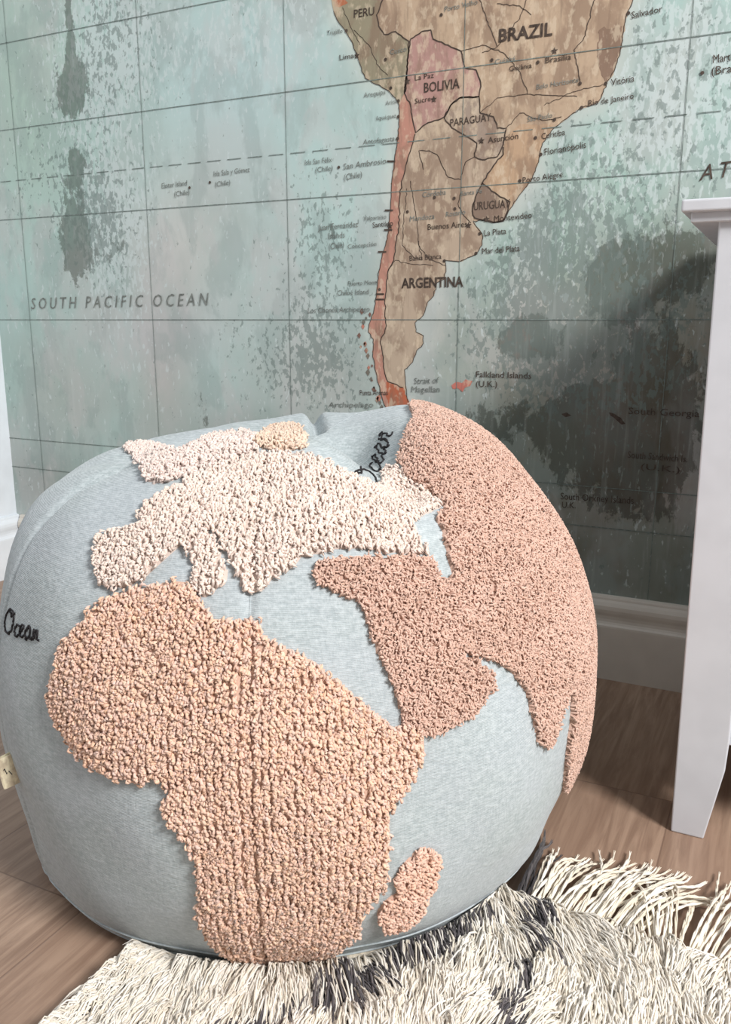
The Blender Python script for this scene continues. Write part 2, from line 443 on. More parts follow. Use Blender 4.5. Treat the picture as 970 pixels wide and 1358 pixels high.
    # borders
    for i, (b, w) in enumerate([([(540, 100), (537, 124)], 2.2), (BOLIVIA + BOLIVIA[:1], 2.0), (PARAGUAY + PARAGUAY[:1], 2.0), (URUGUAY + URUGUAY[:1], 2.2), (PERU[13:23], 2.0),
                   ([(551, 178), (548, 190), (543, 205), (538, 225), (533, 245), (530, 270), (530, 300), (525, 325), (523, 345), (515, 360), (512, 390), (511, 420), (513, 432), (508, 445), (505, 455), (508, 470), (510, 490), (515, 506), (535, 514)], 1.8),
                   ([(668, 195), (668, 205), (655, 220), (640, 243)], 2.2), (WEST[2:], 1.1), (EAST[:-4], 1.1),
                   ([(790, -5), (775, 50), (762, 66), (770, 109)], 1.2), ([(700, -5), (690, 25), (660, 62), (640, 70)], 1.0), ([(660, 5), (690, 8), (705, 20)], 1.0), ([(612, 68), (640, 60), (668, 70), (690, 95), (700, 125), (766, 128)], 1.0),
                   ([(637, 150), (660, 130), (700, 125)], .9), ([(672, 170), (690, 150), (720, 160), (745, 155)], 1.0), ([(722, 140), (760, 122), (800, 112)], .9), ([(635, -5), (648, 30), (660, 62)], 1.0),
                   ([(562, 225), (556, 200), (570, 200), (580, 205), (595, 235), (612, 238), (618, 215), (630, 208)], 1.2), ([(545, 240), (553, 290), (556, 325), (570, 345), (592, 352)], 1.1), ([(540, 250), (536, 290), (534, 325), (550, 342), (560, 345), (556, 320)], 1.0),
                   ([(612, 255), (608, 270), (615, 285), (625, 296)], 1.2), ([(515, 360), (525, 345), (545, 350), (575, 352)], .9), ([(470, 40), (490, 60), (500, 85), (515, 100)], .9), ([(455, 10), (465, 35), (478, 60)], .8)]):
        ribbon(rough_line(b, .6, 4, False, 40 + i), w * .0011, .0010, 2)
    # graticule
    zz = lambda x, y: wxz(x, y)[1]; xx = lambda x, y: wxz(x, y)[0]
    for z in (zz(140, 31), zz(240, 141), zz(240, 275), zz(485, 424), zz(817, 648), zz(240, 275) - .60):
        ribbon([(a, z) for a in np.linspace(WALL_LX, X1, 60)], .0014, .0012, 3, True)
    zd = zz(300, 212)
    for a in np.arange(WALL_LX, X1, .05):
        ribbon([(a, zd), (a + .034, zd)], .0014, .0012, 3, True)
    xm = [xx(17, 150), xx(202, 402), xx(383, 340), xx(611, 300), xx(890, 400)]; stp = xm[4] - xm[3]
    for x in xm + [xm[4] + stp, xm[4] + 2 * stp, xm[4] + 3 * stp]:
        ribbon([(x, b) for b in np.linspace(.16, ZT, 30)], .0011, .0012, 3, True)
    # lettering
    def text(s, p0, p1, hpx, mat=2, shear=0.0, bold=0.0, track=1.0, dy=.0014):
        cu = bpy.data.curves.new('t', 'FONT'); cu.body = s; cu.shear = shear; cu.offset = bold; cu.space_character = track; cu.resolution_u = 2
        ob = bpy.data.objects.new('t', cu); COL.objects.link(ob)
        bpy.context.view_layer.update()
        me = ob.to_mesh()
        v = np.array([q.co[:] for q in me.vertices]); f = [tuple(p.vertices) for p in me.polygons]
        ob.to_mesh_clear(); bpy.data.objects.remove(ob); bpy.data.curves.remove(cu)
        if not len(v): return
        a = np.array(wxz(*p0)); b = np.array(wxz(*p1)); t = np.array(wxz(p0[0], p0[1] - hpx))
        W = np.hypot(*(b - a)); H = t[1] - a[1]
        x0, x1_ = v[:, 0].min(), v[:, 0].max()
        sx = W / (x1_ - x0); sz = H / .70
        dr = (b - a) / W; up = np.array([-dr[1], dr[0]])
        q = a[None] + ((v[:, 0] - x0) * sx)[:, None] * dr + (v[:, 1] * sz)[:, None] * up
        add([(c[0], WALL_Y - dy, c[1]) for c in q], f, mat)
    D, G = 2, 4
    text('BRAZIL', (662, 56), (733, 47), 17, D, 0, .022)
    text('ARGENTINA', (533, 382), (615, 380), 13, D, 0, .022)
    text('BOLIVIA', (563, 123), (610, 117), 13, D, 0, .01); text('PERU', (470, 24), (497, 20), 11, D, 0, .005)
    text('PARAGUAY', (598, 168), (652, 160), 10, D, 0, .0); text('URUGUAY', (629, 279), (677, 275), 11, D, 0, .0)
    text('SOUTH PACIFIC OCEAN', (42, 410), (278, 405), 15, 4, .25, .0, 1.5); text('AT', (928, 240), (972, 234), 21, D, .3, .0, 1.4)
    text('LANTIC OCEAN', (990, 232), (1200, 200), 21, D, .3, .0, 1.4)
    for s, a, b, h, m in [('Lima', (451, 80), (470, 77), 7, D), ('Trujillo', (434, 47), (455, 44), 6, G), ('Cusco', (518, 73), (540, 68), 7, G), ('La Paz', (551, 107), (576, 103), 7, D), ('Sucre', (551, 138), (572, 134), 7, D),
        ('Arica', (512, 140), (526, 137), 6, G), ('Arequipa', (483, 130), (512, 125), 7, G), ('Iquique', (500, 160), (526, 156), 6, G), ('Antofagasta', (482, 192), (524, 187), 7, G), ('Porto Velho', (590, 16), (634, 6), 7, G), ('Cuiabá', (657, 86), (684, 81), 7, G), ('Goiânia', (676, 95), (706, 90), 7, D),
        ('Brasília', (724, 84), (758, 79), 8, D), ('Belo Horizonte', (712, 119), (768, 109), 7, G), ('Salvador', (838, 25), (879, 16), 9, D), ('Vitória', (811, 114), (842, 108), 9, D), ('Rio de Janeiro', (781, 141), (841, 131), 8, D), ('São Paulo', (700, 162), (733, 156), 7, G),
        ('Curitiba', (719, 185), (750, 179), 8, D), ('Florianópolis', (723, 206), (778, 196), 9, D), ('Porto Alegre', (694, 243), (747, 235), 8, D), ('Montevideo', (656, 294), (706, 289), 8, D), ('La Plata', (643, 313), (672, 310), 8, D), ('Mar del Plata', (640, 337), (690, 333), 8, D),
        ('Buenos Aires', (568, 305), (620, 301), 8, D), ('Asunción', (648, 190), (688, 184), 8, D), ('Córdoba', (561, 262), (592, 258), 7, G), ('Rosario', (592, 288), (618, 284), 7, G), ('Mendoza', (544, 294), (577, 290), 7, G), ('Bahía Blanca', (544, 346), (586, 343), 7, D), ('Santa Fe', (612, 260), (640, 256), 6, G),
        ('Valparaíso', (483, 293), (513, 290), 6, G), ('Santiago', (495, 302), (522, 299), 7, D), ('Isla San Félix', (405, 219), (441, 215), 7, G), ('(Chile)', (419, 229), (442, 226), 7, G), ('San Ambrosio', (456, 225), (513, 217), 8, G), ('(Chile)', (457, 239), (481, 235), 8, G),
        ('Juan Fernández', (422, 306), (476, 301), 8, G), ('Islands', (436, 317), (458, 315), 8, G), ('(Chile)', (437, 331), (457, 328), 8, G), ('Puerto Montt', (462, 379), (502, 377), 6, G), ('Chiloé Island', (448, 392), (490, 390), 7, G), ('Los Chonos Archipelago', (409, 415), (491, 413), 7, G),
        ('Strait of', (550, 509), (583, 508), 8, G), ('Magellan', (546, 520), (584, 520), 8, G), ('Falkland Islands', (632, 500), (705, 502), 8, D), ('(U.K.)', (632, 513), (660, 513), 8, D), ('South Georgia', (834, 549), (928, 553), 9, D), ('South Sandwich Is.', (833, 607), (912, 613), 9, D), ('(U.K.)', (850, 622), (902, 627), 8, D),
        ('South Orkney Islands', (744, 662), (841, 668), 9, D), ('U.K.', (746, 673), (764, 674), 8, D), ('Isla Sala y Gómez', (284, 234), (332, 228), 7, G), ('(Chile)', (286, 248), (306, 245), 7, G), ('Easter Island', (215, 250), (249, 246), 7, G), ('(Chile)', (232, 261), (252, 258), 7, G),
        ('Martín Vaz', (946, 84), (1000, 76), 11, D), ('(Brazil)', (944, 100), (990, 93), 11, D), ('Punta Arenas', (478, 524), (515, 524), 7, D), ('Archipelago', (436, 540), (496, 540), 7, G), ('Ushuaia', (552, 548), (580, 550), 6, D), ('Concepción', (462, 330), (500, 326), 6, G)]:
        text(s, a, b, h, m, .12 if m == G else 0)
    def disc(x, y, r, star=False):
        c = wxz(x, y); n = 10
        vs = [(c[0] + .0014 * (r if (k % 2 == 0 or not star) else r * .42) * math.sin(-k * 2 * math.pi / n), WALL_Y - .0016, c[1] + .0014 * (r if (k % 2 == 0 or not star) else r * .42) * math.cos(k * 2 * math.pi / n)) for k in range(n)]
        vs.append((c[0], WALL_Y - .0016, c[1]))
        add(vs, [(10, (k + 1) % n, k) for k in range(n)], 2)
    for x, y in [(474, 74), (541, 108), (576, 132), (736, 68), (639, 187), (622, 299), (646, 291), (518, 300)]: disc(x, y, 4.6, True)
    for x, y in [(834, 18), (804, 111), (772, 143), (770, 111), (736, 159), (711, 183), (718, 205), (690, 240), (637, 310), (632, 336), (590, 346), (653, 80), (714, 83), (586, 20), (512, 79), (460, 41), (519, 117), (529, 134), (529, 155), (528, 184), (577, 262), (603, 263), (604, 277), (541, 281), (450, 222), (252, 249), (279, 242), (932, 97), (504, 384)]: disc(x, y, 2.1)
    for x, y in [(520, 214), (517, 279), (508, 334), (505, 390), (505, 397), (516, 305)]: ribbon([(x - 6, y), (x + 5, y)], .003, .0016, 2)
    allv = np.vstack(V)
    me = mesh_np('wall_back', allv, [quads, np.array(tris)], None, False, list(FM[0]) + tm, {'Tint': np.vstack(T), 'Zone': np.vstack(Z)})
    o = link('wall_back', me, [mat_mural(), mat_land(), mat_flat('map_ink_dark', (66, 56, 50)), mat_flat('map_ink_line', (102, 112, 108)), mat_flat('map_ink_grey', (108, 112, 108))])
    tag(o, 'pale teal world map mural showing South America above white skirting', kind='structure')
build_wall()

# ------------------------------------------------------------------ bean bag
BC = np.array([-.55, .895, 0.0])
e_f = -BC / np.linalg.norm(BC); e_r = np.array([-e_f[1], e_f[0], 0])
if e_r @ np.array([math.cos(YAW), math.sin(YAW), 0]) < 0: e_r = -e_r

PROF_R = [(0, .004), (.15, .004), (.298, .004), (.316, .010), (.325, .024), (.338, .045), (.352, .08), (.370, .130), (.379, .19), (.379, .26), (.366, .325), (.338, .395), (.296, .455), (.240, .500), (.170, .524), (.08, .522), (0, .512)]
PROF_L = [(0, .004), (.15, .004), (.300, .004), (.319, .010), (.3275, .024), (.333, .045), (.340, .08), (.349, .140), (.356, .20), (.354, .27), (.343, .34), (.323, .405), (.287, .455), (.232, .487), (.160, .503), (.08, .506), (0, .505)]

def catmull(P, per):
    P = np.array(P, float); n = len(P)
    E = np.vstack([2 * P[0] - P[1], P, 2 * P[-1] - P[-2]])
    out = []
    for i in range(n - 1):
        a, b, c, d = E[i], E[i + 1], E[i + 2], E[i + 3]
        for t in np.linspace(0, 1, per, endpoint=False):
            out.append(.5 * ((2 * b) + (-a + c) * t + (2 * a - 5 * b + 4 * c - d) * t * t + (-a + 3 * b - 3 * c + d) * t ** 3))
    out.append(P[-1]); return np.array(out)

PER = 24
cR, cL = catmull(PROF_R, PER), catmull(PROF_L, PER)
SEAM_AZ = np.radians([-6.5, 64.5, 136.0, -140.0, -60.5])
NA = 900; NS = len(cR)
AZ = np.linspace(-np.pi, np.pi, NA + 1)          # az=0 faces the camera; seam of the grid lies at the back
SS = np.linspace(0, 1, NS)

def wob(a, k, ph): return np.sin(k * a + ph)

def bag_grid():
    az = AZ[None, :]; w = .5 + .5 * np.sin(az)
    r = cR[:, :1] * w + cL[:, :1] * (1 - w); z = cR[:, 1:] * w + cL[:, 1:] * (1 - w)
    side = np.clip((z - .03) / .06, 0, 1) * np.clip(r / .2, 0, 1)
    # soft lumps of the filling
    r = r + side * (.0030 * np.sin(3 * az + 1.1 + 9 * z) + .0022 * np.sin(7 * az - 14 * z) + .0014 * np.sin(13 * az + 22 * z + 2))
    r = r - .020 * np.exp(-(az / .75) ** 2) * np.exp(-(z / .055) ** 2) * np.clip(r / .25, 0, 1)
    # seam grooves
    for s in SEAM_AZ:
        d = (az - s + np.pi) % (2 * np.pi) - np.pi
        r = r - .0035 * np.exp(-(d * r / .0045) ** 2) * np.clip(r / .1, 0, 1) * np.clip((z - .01) / .03, 0, 1)
    a = r * np.sin(az); b = -r * np.cos(az)      # right / away from the camera
    top = np.clip((z - .40) / .08, 0, 1); top = top * top * (3 - 2 * top)
    def g(a0, b0, sa, sb): return np.exp(-((a - a0) / sa) ** 2 - ((b - b0) / sb) ** 2)
    def seg(a0, b0, a1, b1, s):
        dx, dy = a1 - a0, b1 - b0; t = np.clip(((a - a0) * dx + (b - b0) * dy) / (dx * dx + dy * dy), 0, 1)
        return np.exp(-(((a - a0 - t * dx) ** 2 + (b - b0 - t * dy) ** 2) / s ** 2))
    dz = (.016 * g(-.05, -.16, .13, .05) - .030 * g(-.06, -.02, .16, .055) - .040 * seg(.115, -.20, .07, -.02, .040)
          + .020 * g(.19, .03, .09, .12) - .012 * g(-.02, .05, .10, .06) + .006 * g(.05, .2, .07, .08)
          - .018 * seg(.035, .26, .04, .06, .009) - .008 * seg(-.26, -.15, -.17, -.12, .012) - .010 * seg(-.20, -.06, -.10, -.12, .018))
    dz = dz + .0025 * np.sin(40 * a + 25 * b) * np.sin(31 * b - 12 * a + 1)
    z = z + top * dz
    # folds in the cloth near the base
    fold = np.exp(-((z - .05) / .03) ** 2)
    r = r + fold * .0018 * np.sin(17 * az + 1.5 * np.sin(5 * az)) * np.clip(r / .2, 0, 1)
    P = r[..., None] * (np.cos(az)[..., None] * e_f + np.sin(az)[..., None] * e_r)
    P = np.broadcast_to(P, (NS, NA + 1, 3)).copy(); P[..., 2] = z
    return P
GRID = bag_grid()                                 # local to BC
gs = np.gradient(GRID, axis=0); ga = np.gradient(GRID, axis=1)
NRM = np.cross(ga, gs); NRM /= np.linalg.norm(NRM, axis=2, keepdims=True) + 1e-12
TS = gs / (np.linalg.norm(gs, axis=2, keepdims=True) + 1e-12)
if NRM[NS // 2, NA // 2] @ e_f < 0: NRM = -NRM

GSIGN = 1.0 if np.cross(np.array([0, 0, 1.0]), GRID[NS // 2, NA // 2]) @ (GRID[NS // 2, NA // 2 + 1] - GRID[NS // 2, NA // 2]) > 0 else -1.0
bag = empty('globe_bean_bag', BC)
tag(bag, 'round blue grey globe bean bag with tufted continents sitting on floor and rug edge', 'bean bag')

idx = (np.arange(NS)[:, None] * NA + (np.arange(NA + 1)[None, :] % NA))
Q = np.stack([idx[:-1, :-1], idx[:-1, 1:], idx[1:, 1:], idx[1:, :-1]], -1).reshape(-1, 4)
cover_me = mesh_np('cover', GRID[:, :NA].reshape(-1, 3), Q)
link('cover', cover_me, M_FAB, bag)

# ray cast pixels of the photo on the bag -> (az, s)
step_a, step_s = 4, 4
ga_i = np.arange(0, NA + 1, step_a); gs_i = np.arange(0, NS, step_s)
sub = GRID[np.ix_(gs_i, ga_i)] + BC
nsr, nar = sub.shape[:2]
ii = np.arange(nsr * nar).reshape(nsr, nar)
SQ = np.stack([ii[:-1, :-1], ii[:-1, 1:], ii[1:, 1:], ii[1:, :-1]], -1).reshape(-1, 4)
BVH = BVHTree.FromPolygons([tuple(p) for p in sub.reshape(-1, 3)], [tuple(int(x) for x in q) for q in SQ])

def hit(x, y):
    r = ray(x, y)
    loc, nrm, fi, d = BVH.ray_cast(Vector(CAM), Vector(r).normalized())
    if loc is None: return None
    j, i = divmod(fi, nar - 1)
    p = np.array(loc) - BC
    j0, i0 = gs_i[j], ga_i[i]
    blk = GRID[j0:j0 + step_s + 1, i0:i0 + step_a + 1]
    dd = np.linalg.norm(blk - p, axis=2); k = np.unravel_index(dd.argmin(), dd.shape)
    return AZ[i0 + k[1]], SS[min(j0 + k[0], NS - 1)]

def dom(az, s): return (1 - s) * np.cos(az), (1 - s) * np.sin(az)

def s_of(az, z):
    i = int(np.clip((az + np.pi) / (2 * np.pi) * NA, 0, NA)); col = GRID[:, i, 2]
    k0 = int(NS * .2); k = k0 + np.abs(col[k0:int(NS * .86)] - z).argmin()
    return SS[k]

def trace(px, extra=()):
    out = []
    n = len(px)
    for i in range(n):
        a = np.array(px[i], float); b = np.array(px[(i + 1) % n], float)
        last = (i == n - 1)
        k = 1 if (last and extra) else max(1, int(np.hypot(*(b - a)) / 5))
        for j in range(k):
            h = hit(*(a + (b - a) * j / k))
            if h: out.append(dom(*h))
    e = [dom(math.radians(a), s_of(math.radians(a), z)) for a, z in extra]
    for i in range(len(e)):
        nxt = e[i + 1] if i + 1 < len(e) else out[0]
        for t in np.linspace(0, 1, 6, endpoint=False):
            out.append((e[i][0] * (1 - t) + nxt[0] * t, e[i][1] * (1 - t) + nxt[1] * t))
    return np.array(out)

DX, DY = dom(AZ[None, :], SS[:, None])
FCX = (DX[:-1, :-1] + DX[1:, 1:]) / 2; FCY = (DY[:-1, :-1] + DY[1:, 1:]) / 2
d1 = GRID[1:, :-1] - GRID[:-1, :-1]; d2 = GRID[:-1, 1:] - GRID[:-1, :-1]
FAREA = np.linalg.norm(np.cross(d1, d2), axis=2)

def surf(fi, fj):
    """bilinear evaluation at float grid indices: position, normal, meridian tangent"""
    i0 = np.clip(fi.astype(int), 0, NA - 1); j0 = np.clip(fj.astype(int), 0, NS - 2)
    u = (fi - i0)[:, None]; v = (fj - j0)[:, None]
    f = lambda A: (A[j0, i0] * (1 - u) + A[j0, i0 + 1] * u) * (1 - v) + (A[j0 + 1, i0] * (1 - u) + A[j0 + 1, i0 + 1] * u) * v
    p, n, t = f(GRID), f(NRM), f(TS)
    n /= np.linalg.norm(n, axis=1, keepdims=True); t /= np.linalg.norm(t, axis=1, keepdims=True)
    return p, n, t

def patch(label, poly, cols, dens, length, rad, rows=0.0, pile=.006, seed=0, curl=1.0, cut=False, holes=()):
    r = np.random.default_rng(seed)
    lo, hi = poly.min(0), poly.max(0)
    sel = (FCX >= lo[0]) & (FCX <= hi[0]) & (FCY >= lo[1]) & (FCY <= hi[1])
    m = np.zeros(FCX.shape, bool)
    m[sel] = pt_in_poly(FCX[sel], FCY[sel], poly)
    for h in holes: m[sel] &= ~pt_in_poly(FCX[sel], FCY[sel], h)
    jj, ii_ = np.nonzero(m)
    if not len(jj): return None
    # backing pad: raised inside, pressed to the cover at its border
    cnt = np.zeros((NS, NA + 1), int)
    for dj in (0, 1):
        for di in (0, 1): np.add.at(cnt, (jj + dj, ii_ + di), 1)
    used = cnt > 0; inner = cnt == 4
    seam = np.ones((NS, NA + 1))
    rr = np.linalg.norm(GRID[..., :2], axis=2)
    for s in SEAM_AZ:
        d = (AZ[None, :] - s + np.pi) % (2 * np.pi) - np.pi
        seam -= .5 * np.exp(-(d * rr / .003) ** 2)
    P = GRID + NRM * np.where(inner, pile * .45 * seam, -.0008)[..., None]
    vid = -np.ones((NS, NA + 1), int); vid[used] = np.arange(used.sum())
    pv = P[used]; pf = np.stack([vid[jj, ii_], vid[jj, ii_ + 1], vid[jj + 1, ii_ + 1], vid[jj + 1, ii_]], -1)
    cols = lin(np.array(cols))
    base_c = np.tile(cols.mean(0) * .80, (len(pv), 1))
    # tufts
    A = FAREA[jj, ii_]; N = int(A.sum() * dens)
    pick = r.choice(len(jj), N, p=A / A.sum())
    fi = ii_[pick] + r.random(N); fj = jj[pick] + r.random(N)
    if rows:
        rad0 = np.linalg.norm(GRID[fj.astype(int), np.clip(fi.astype(int), 0, NA), :2], axis=1).mean()
        da = rows / rad0 / (2 * np.pi) * NA
        k = np.round(fi / da)
        fi2 = np.clip(k * da + r.normal(0, .115, N) * da, 0, NA - .01)
        ok = m[np.clip(fj.astype(int), 0, NS - 2), np.clip(fi2.astype(int), 0, NA - 1)]
        fi, fj = fi2[ok], fj[ok]
        pick = pick[ok]
    N = len(fi)
    az = AZ[0] + fi / NA * 2 * np.pi
    p, n, t = surf(fi, fj)
    rr1 = np.linalg.norm(p[:, :2], axis=1); keep = np.ones(N, bool)
    for s in SEAM_AZ:
        d = (az - s + np.pi) % (2 * np.pi) - np.pi
        keep &= ~((np.abs(d) * rr1 < .0016) & (r.random(N) < .75) & (rr1 > .08))
    p, n, t, fi, fj = p[keep], n[keep], t[keep], fi[keep], fj[keep]; N = len(p)
    bt = np.cross(n, t)
    th = r.random(N) * 2 * np.pi if not rows else r.normal(np.pi / 2, .5, N) + np.pi * (r.random(N) < .5)
    # th measured from the circumferential direction; rows run along the meridian
    bt2 = bt
    L = length * (.7 + .6 * r.random(N)); R = rad * (.8 + .4 * r.random(N))
    rr2 = np.linalg.norm(p[:, :2], axis=1) + 1e-6; sg = np.sign(np.sum(bt * np.cross(np.array([0, 0, 1.0]), p), axis=1)) * GSIGN
    js = np.linalg.norm(gs[np.clip(fj.astype(int), 0, NS - 1), np.clip(fi.astype(int), 0, NA)], axis=1)
    okm = np.ones(N, bool)
    for e_ in ((.9,) if cut else (-.32, .32)):
        qi = (fi + e_ * L * np.cos(th) * sg / (rr2 * 2 * np.pi / NA)).astype(int) % NA
        qj = np.clip((fj + e_ * L * np.sin(th) / js).astype(int), 0, NS - 2)
        okm &= m[qj, qi]
    okm |= r.random(N) < (.12 if cut else .42)
    p, n, t, bt, th, L, R, fi, fj = p[okm], n[okm], t[okm], bt[okm], th[okm], L[okm], R[okm], fi[okm], fj[okm]; N = len(p)
    d = np.cos(th)[:, None] * bt + np.sin(th)[:, None] * t
    e = np.cross(n, d)
    hgt = pile * (.75 + .5 * r.random(N))
    K = 5; u = np.linspace(0, 1, K)
    bend = r.normal(0, .35, N) * curl
    if cut:   # cut pile: leaning stub
        lat = u ** 1.3; up = np.sin(u * np.pi * .55) / np.sin(np.pi * .55)
        path = p[:, None] + d[:, None] * (L[:, None] * lat)[..., None] + n[:, None] * ((hgt[:, None]) * up * .95 + .0004)[..., None] + e[:, None] * (bend[:, None] * L[:, None] * u ** 2)[..., None]
        rp = np.array([.85, 1, 1, .9, .25])
    else:     # loop lying in an arch
        lat = u - .5; up = .45 + .55 * np.sin(u * np.pi)
        path = p[:, None] + d[:, None] * (L[:, None] * lat)[..., None] + n[:, None] * (hgt[:, None] * up)[..., None] + e[:, None] * (bend[:, None] * L[:, None] * np.sin(u * np.pi))[..., None]
        rp = np.array([.35, .95, 1.05, .95, .35])
    tv, tf = tubes(path, R[:, None] * rp[None], 5)
    w = r.random((N, len(cols))) ** 2 + .02
    lowf = np.sin(p[:, 0] * 60 + 5 * np.sin(p[:, 2] * 23)) * .5 + .5
    w[:, 0] *= .4 + 1.2 * lowf; w[:, -1] *= 1.6 - 1.2 * lowf
    w /= w.sum(1, keepdims=True)
    c = (w @ cols) * (.9 + .2 * r.random((N, 1)))
    cc = np.repeat(c, K * 5, axis=0)
    me = mesh_np('tufted_continent', np.vstack([pv, tv]), np.vstack([pf, tf + len(pv)]), np.vstack([base_c, cc]))
    o = link('tufted_continent', me, M_TUFT, bag)
    o['label'] = label
    return o

AFRICA = [(190, 780), (215, 772), (240, 769), (258, 778), (270, 803), (283, 822), (325, 820), (345, 824), (350, 845), (380, 858), (420, 880), (450, 905), (480, 930), (503, 950), (520, 965), (540, 960), (556, 967), (565, 985), (563, 1005), (550, 1030), (530, 1060),
          (517, 1080), (515, 1110), (516, 1140), (514, 1165), (500, 1190), (485, 1205), (478, 1225), (470, 1240), (440, 1262), (400, 1275), (360, 1277), (325, 1272), (295, 1258), (275, 1238), (265, 1215), (265, 1190), (262, 1150), (250, 1120), (235, 1105), (222, 1085),
          (218, 1065), (222, 1045), (215, 1035), (190, 1035), (160, 1032), (130, 1020), (108, 1005), (95, 985), (78, 960), (68, 930), (72, 905), (78, 880), (80, 865), (92, 845), (110, 825), (125, 808), (140, 795), (160, 785)]
MADAG = [(543, 1135), (555, 1125), (573, 1122), (582, 1140), (580, 1160), (570, 1185), (560, 1210), (535, 1228), (515, 1232), (500, 1218), (500, 1205), (510, 1195), (525, 1182), (522, 1165), (530, 1150)]
EUROPE = [(127, 715), (125, 750), (130, 775), (150, 781), (175, 779), (195, 768), (215, 748), (238, 727), (243, 722), (252, 740), (258, 765), (258, 785), (268, 795), (285, 785), (300, 775), (302, 758), (292, 732), (277, 704), (282, 703), (300, 735), (315, 765), (320, 782), (335, 789),
          (352, 783), (365, 768), (385, 757), (400, 742), (430, 735), (455, 728), (480, 727), (505, 734), (540, 736), (568, 738), (560, 720), (550, 694), (564, 684), (586, 673), (565, 650), (545, 640), (528, 620), (508, 625), (505, 640), (500, 648), (470, 635), (430, 612), (400, 602), (345, 602), (300, 613), (255, 635), (215, 655), (190, 676), (185, 695), (165, 703), (140, 708)]
ASIA = [(548, 556), (541, 570), (537, 590), (528, 615), (545, 640), (565, 650), (591, 674), (576, 688), (585, 705), (591, 730), (599, 766), (584, 770), (577, 750), (570, 741), (545, 736), (500, 738), (470, 738), (440, 739), (420, 745), (413, 757), (418, 772), (435, 785), (455, 793), (478, 800), (483, 820),
        (490, 845), (503, 875), (518, 905), (527, 935), (532, 958), (540, 968), (560, 974), (575, 975), (600, 965), (630, 945), (650, 920), (657, 905), (650, 890), (635, 878), (615, 870), (607, 864), (640, 874), (660, 881), (680, 895), (697, 920), (705, 950), (711, 982), (720, 993), (730, 985), (737, 965), (743, 945), (751, 920),
        (756, 918), (757, 930), (755, 960), (750, 1000), (746, 1040), (743, 1062)]
ASIA_X = [(80, .075), (86, .085), (96, .13), (104, .20), (112, .26), (122, .30), (132, .36), (140, .42), (144, .46)]
NORTH = [(139, 583), (150, 578), (166, 577), (160, 586), (172, 590), (195, 590), (215, 592), (232, 602), (250, 596), (266, 584), (285, 577), (325, 573), (345, 580), (336, 592), (345, 599), (300, 612), (255, 634), (240, 635), (222, 641), (205, 643), (192, 637), (188, 622), (176, 608), (164, 594)]
TAN = [(342, 583), (352, 571), (375, 564), (398, 565), (405, 580), (406, 596), (380, 600), (350, 597), (338, 592)]

patch('peach tufted continent of Africa', trace(AFRICA), [(232, 198, 171), (230, 191, 175), (222, 197, 188), (227, 186, 157)], 185000, .0062, .00138, .0068, .0060, 11)
patch('small peach tufted island of Madagascar', trace(MADAG), [(231, 195, 178), (228, 189, 171), (225, 186, 163)], 160000, .0058, .0014, .0, .0056, 12)
patch('cream tufted continent of Europe', trace(EUROPE), [(229, 212, 199), (231, 208, 198), (222, 209, 201), (233, 217, 206)], 185000, .0060, .0013, .0062, .0058, 13)
patch('dusty pink tufted continent of Asia', trace(ASIA, ASIA_X), [(214, 182, 166), (208, 173, 157), (219, 188, 174), (198, 165, 147)], 260000, .0046, .0011, .0, .0062, 14, .8, True)
patch('cream tufted land near the top', trace(NORTH), [(230, 214, 205), (232, 210, 202), (224, 211, 204)], 190000, .0054, .0013, 0, .0055, 15)
patch('tan tufted land on the top', trace(TAN), [(226, 202, 182), (220, 194, 174), (226, 206, 190)], 190000, .0054, .0013, 0, .0055, 16)

# seam piping between the gores and round the base
def surf_line(az, s, lift):
    fi = (np.asarray(az) + np.pi) / (2 * np.pi) * NA; fj = np.asarray(s) * (NS - 1)
    p, n, t = surf(np.clip(fi, 0, NA - .001), np.clip(fj, 0, NS - 1.001))
    return p + n * lift

sz = s_of(0.0, .026)
az_l = np.linspace(-np.pi, np.pi, 361)
tv, tf = tubes(surf_line(az_l, np.full(361, sz), .0004)[None], np.full((1, 361), .0013), 6)
link('base_seam', mesh_np('base_seam', tv, tf), M_FAB, bag)
for s in SEAM_AZ:
    ss = np.linspace(sz, .97, 160)
    tv, tf = tubes(surf_line(np.full(160, s), ss, -.0002)[None], np.full((1, 160), .0007), 5)
    link('gore_seam', mesh_np('gore_seam', tv, tf), M_FAB, bag)

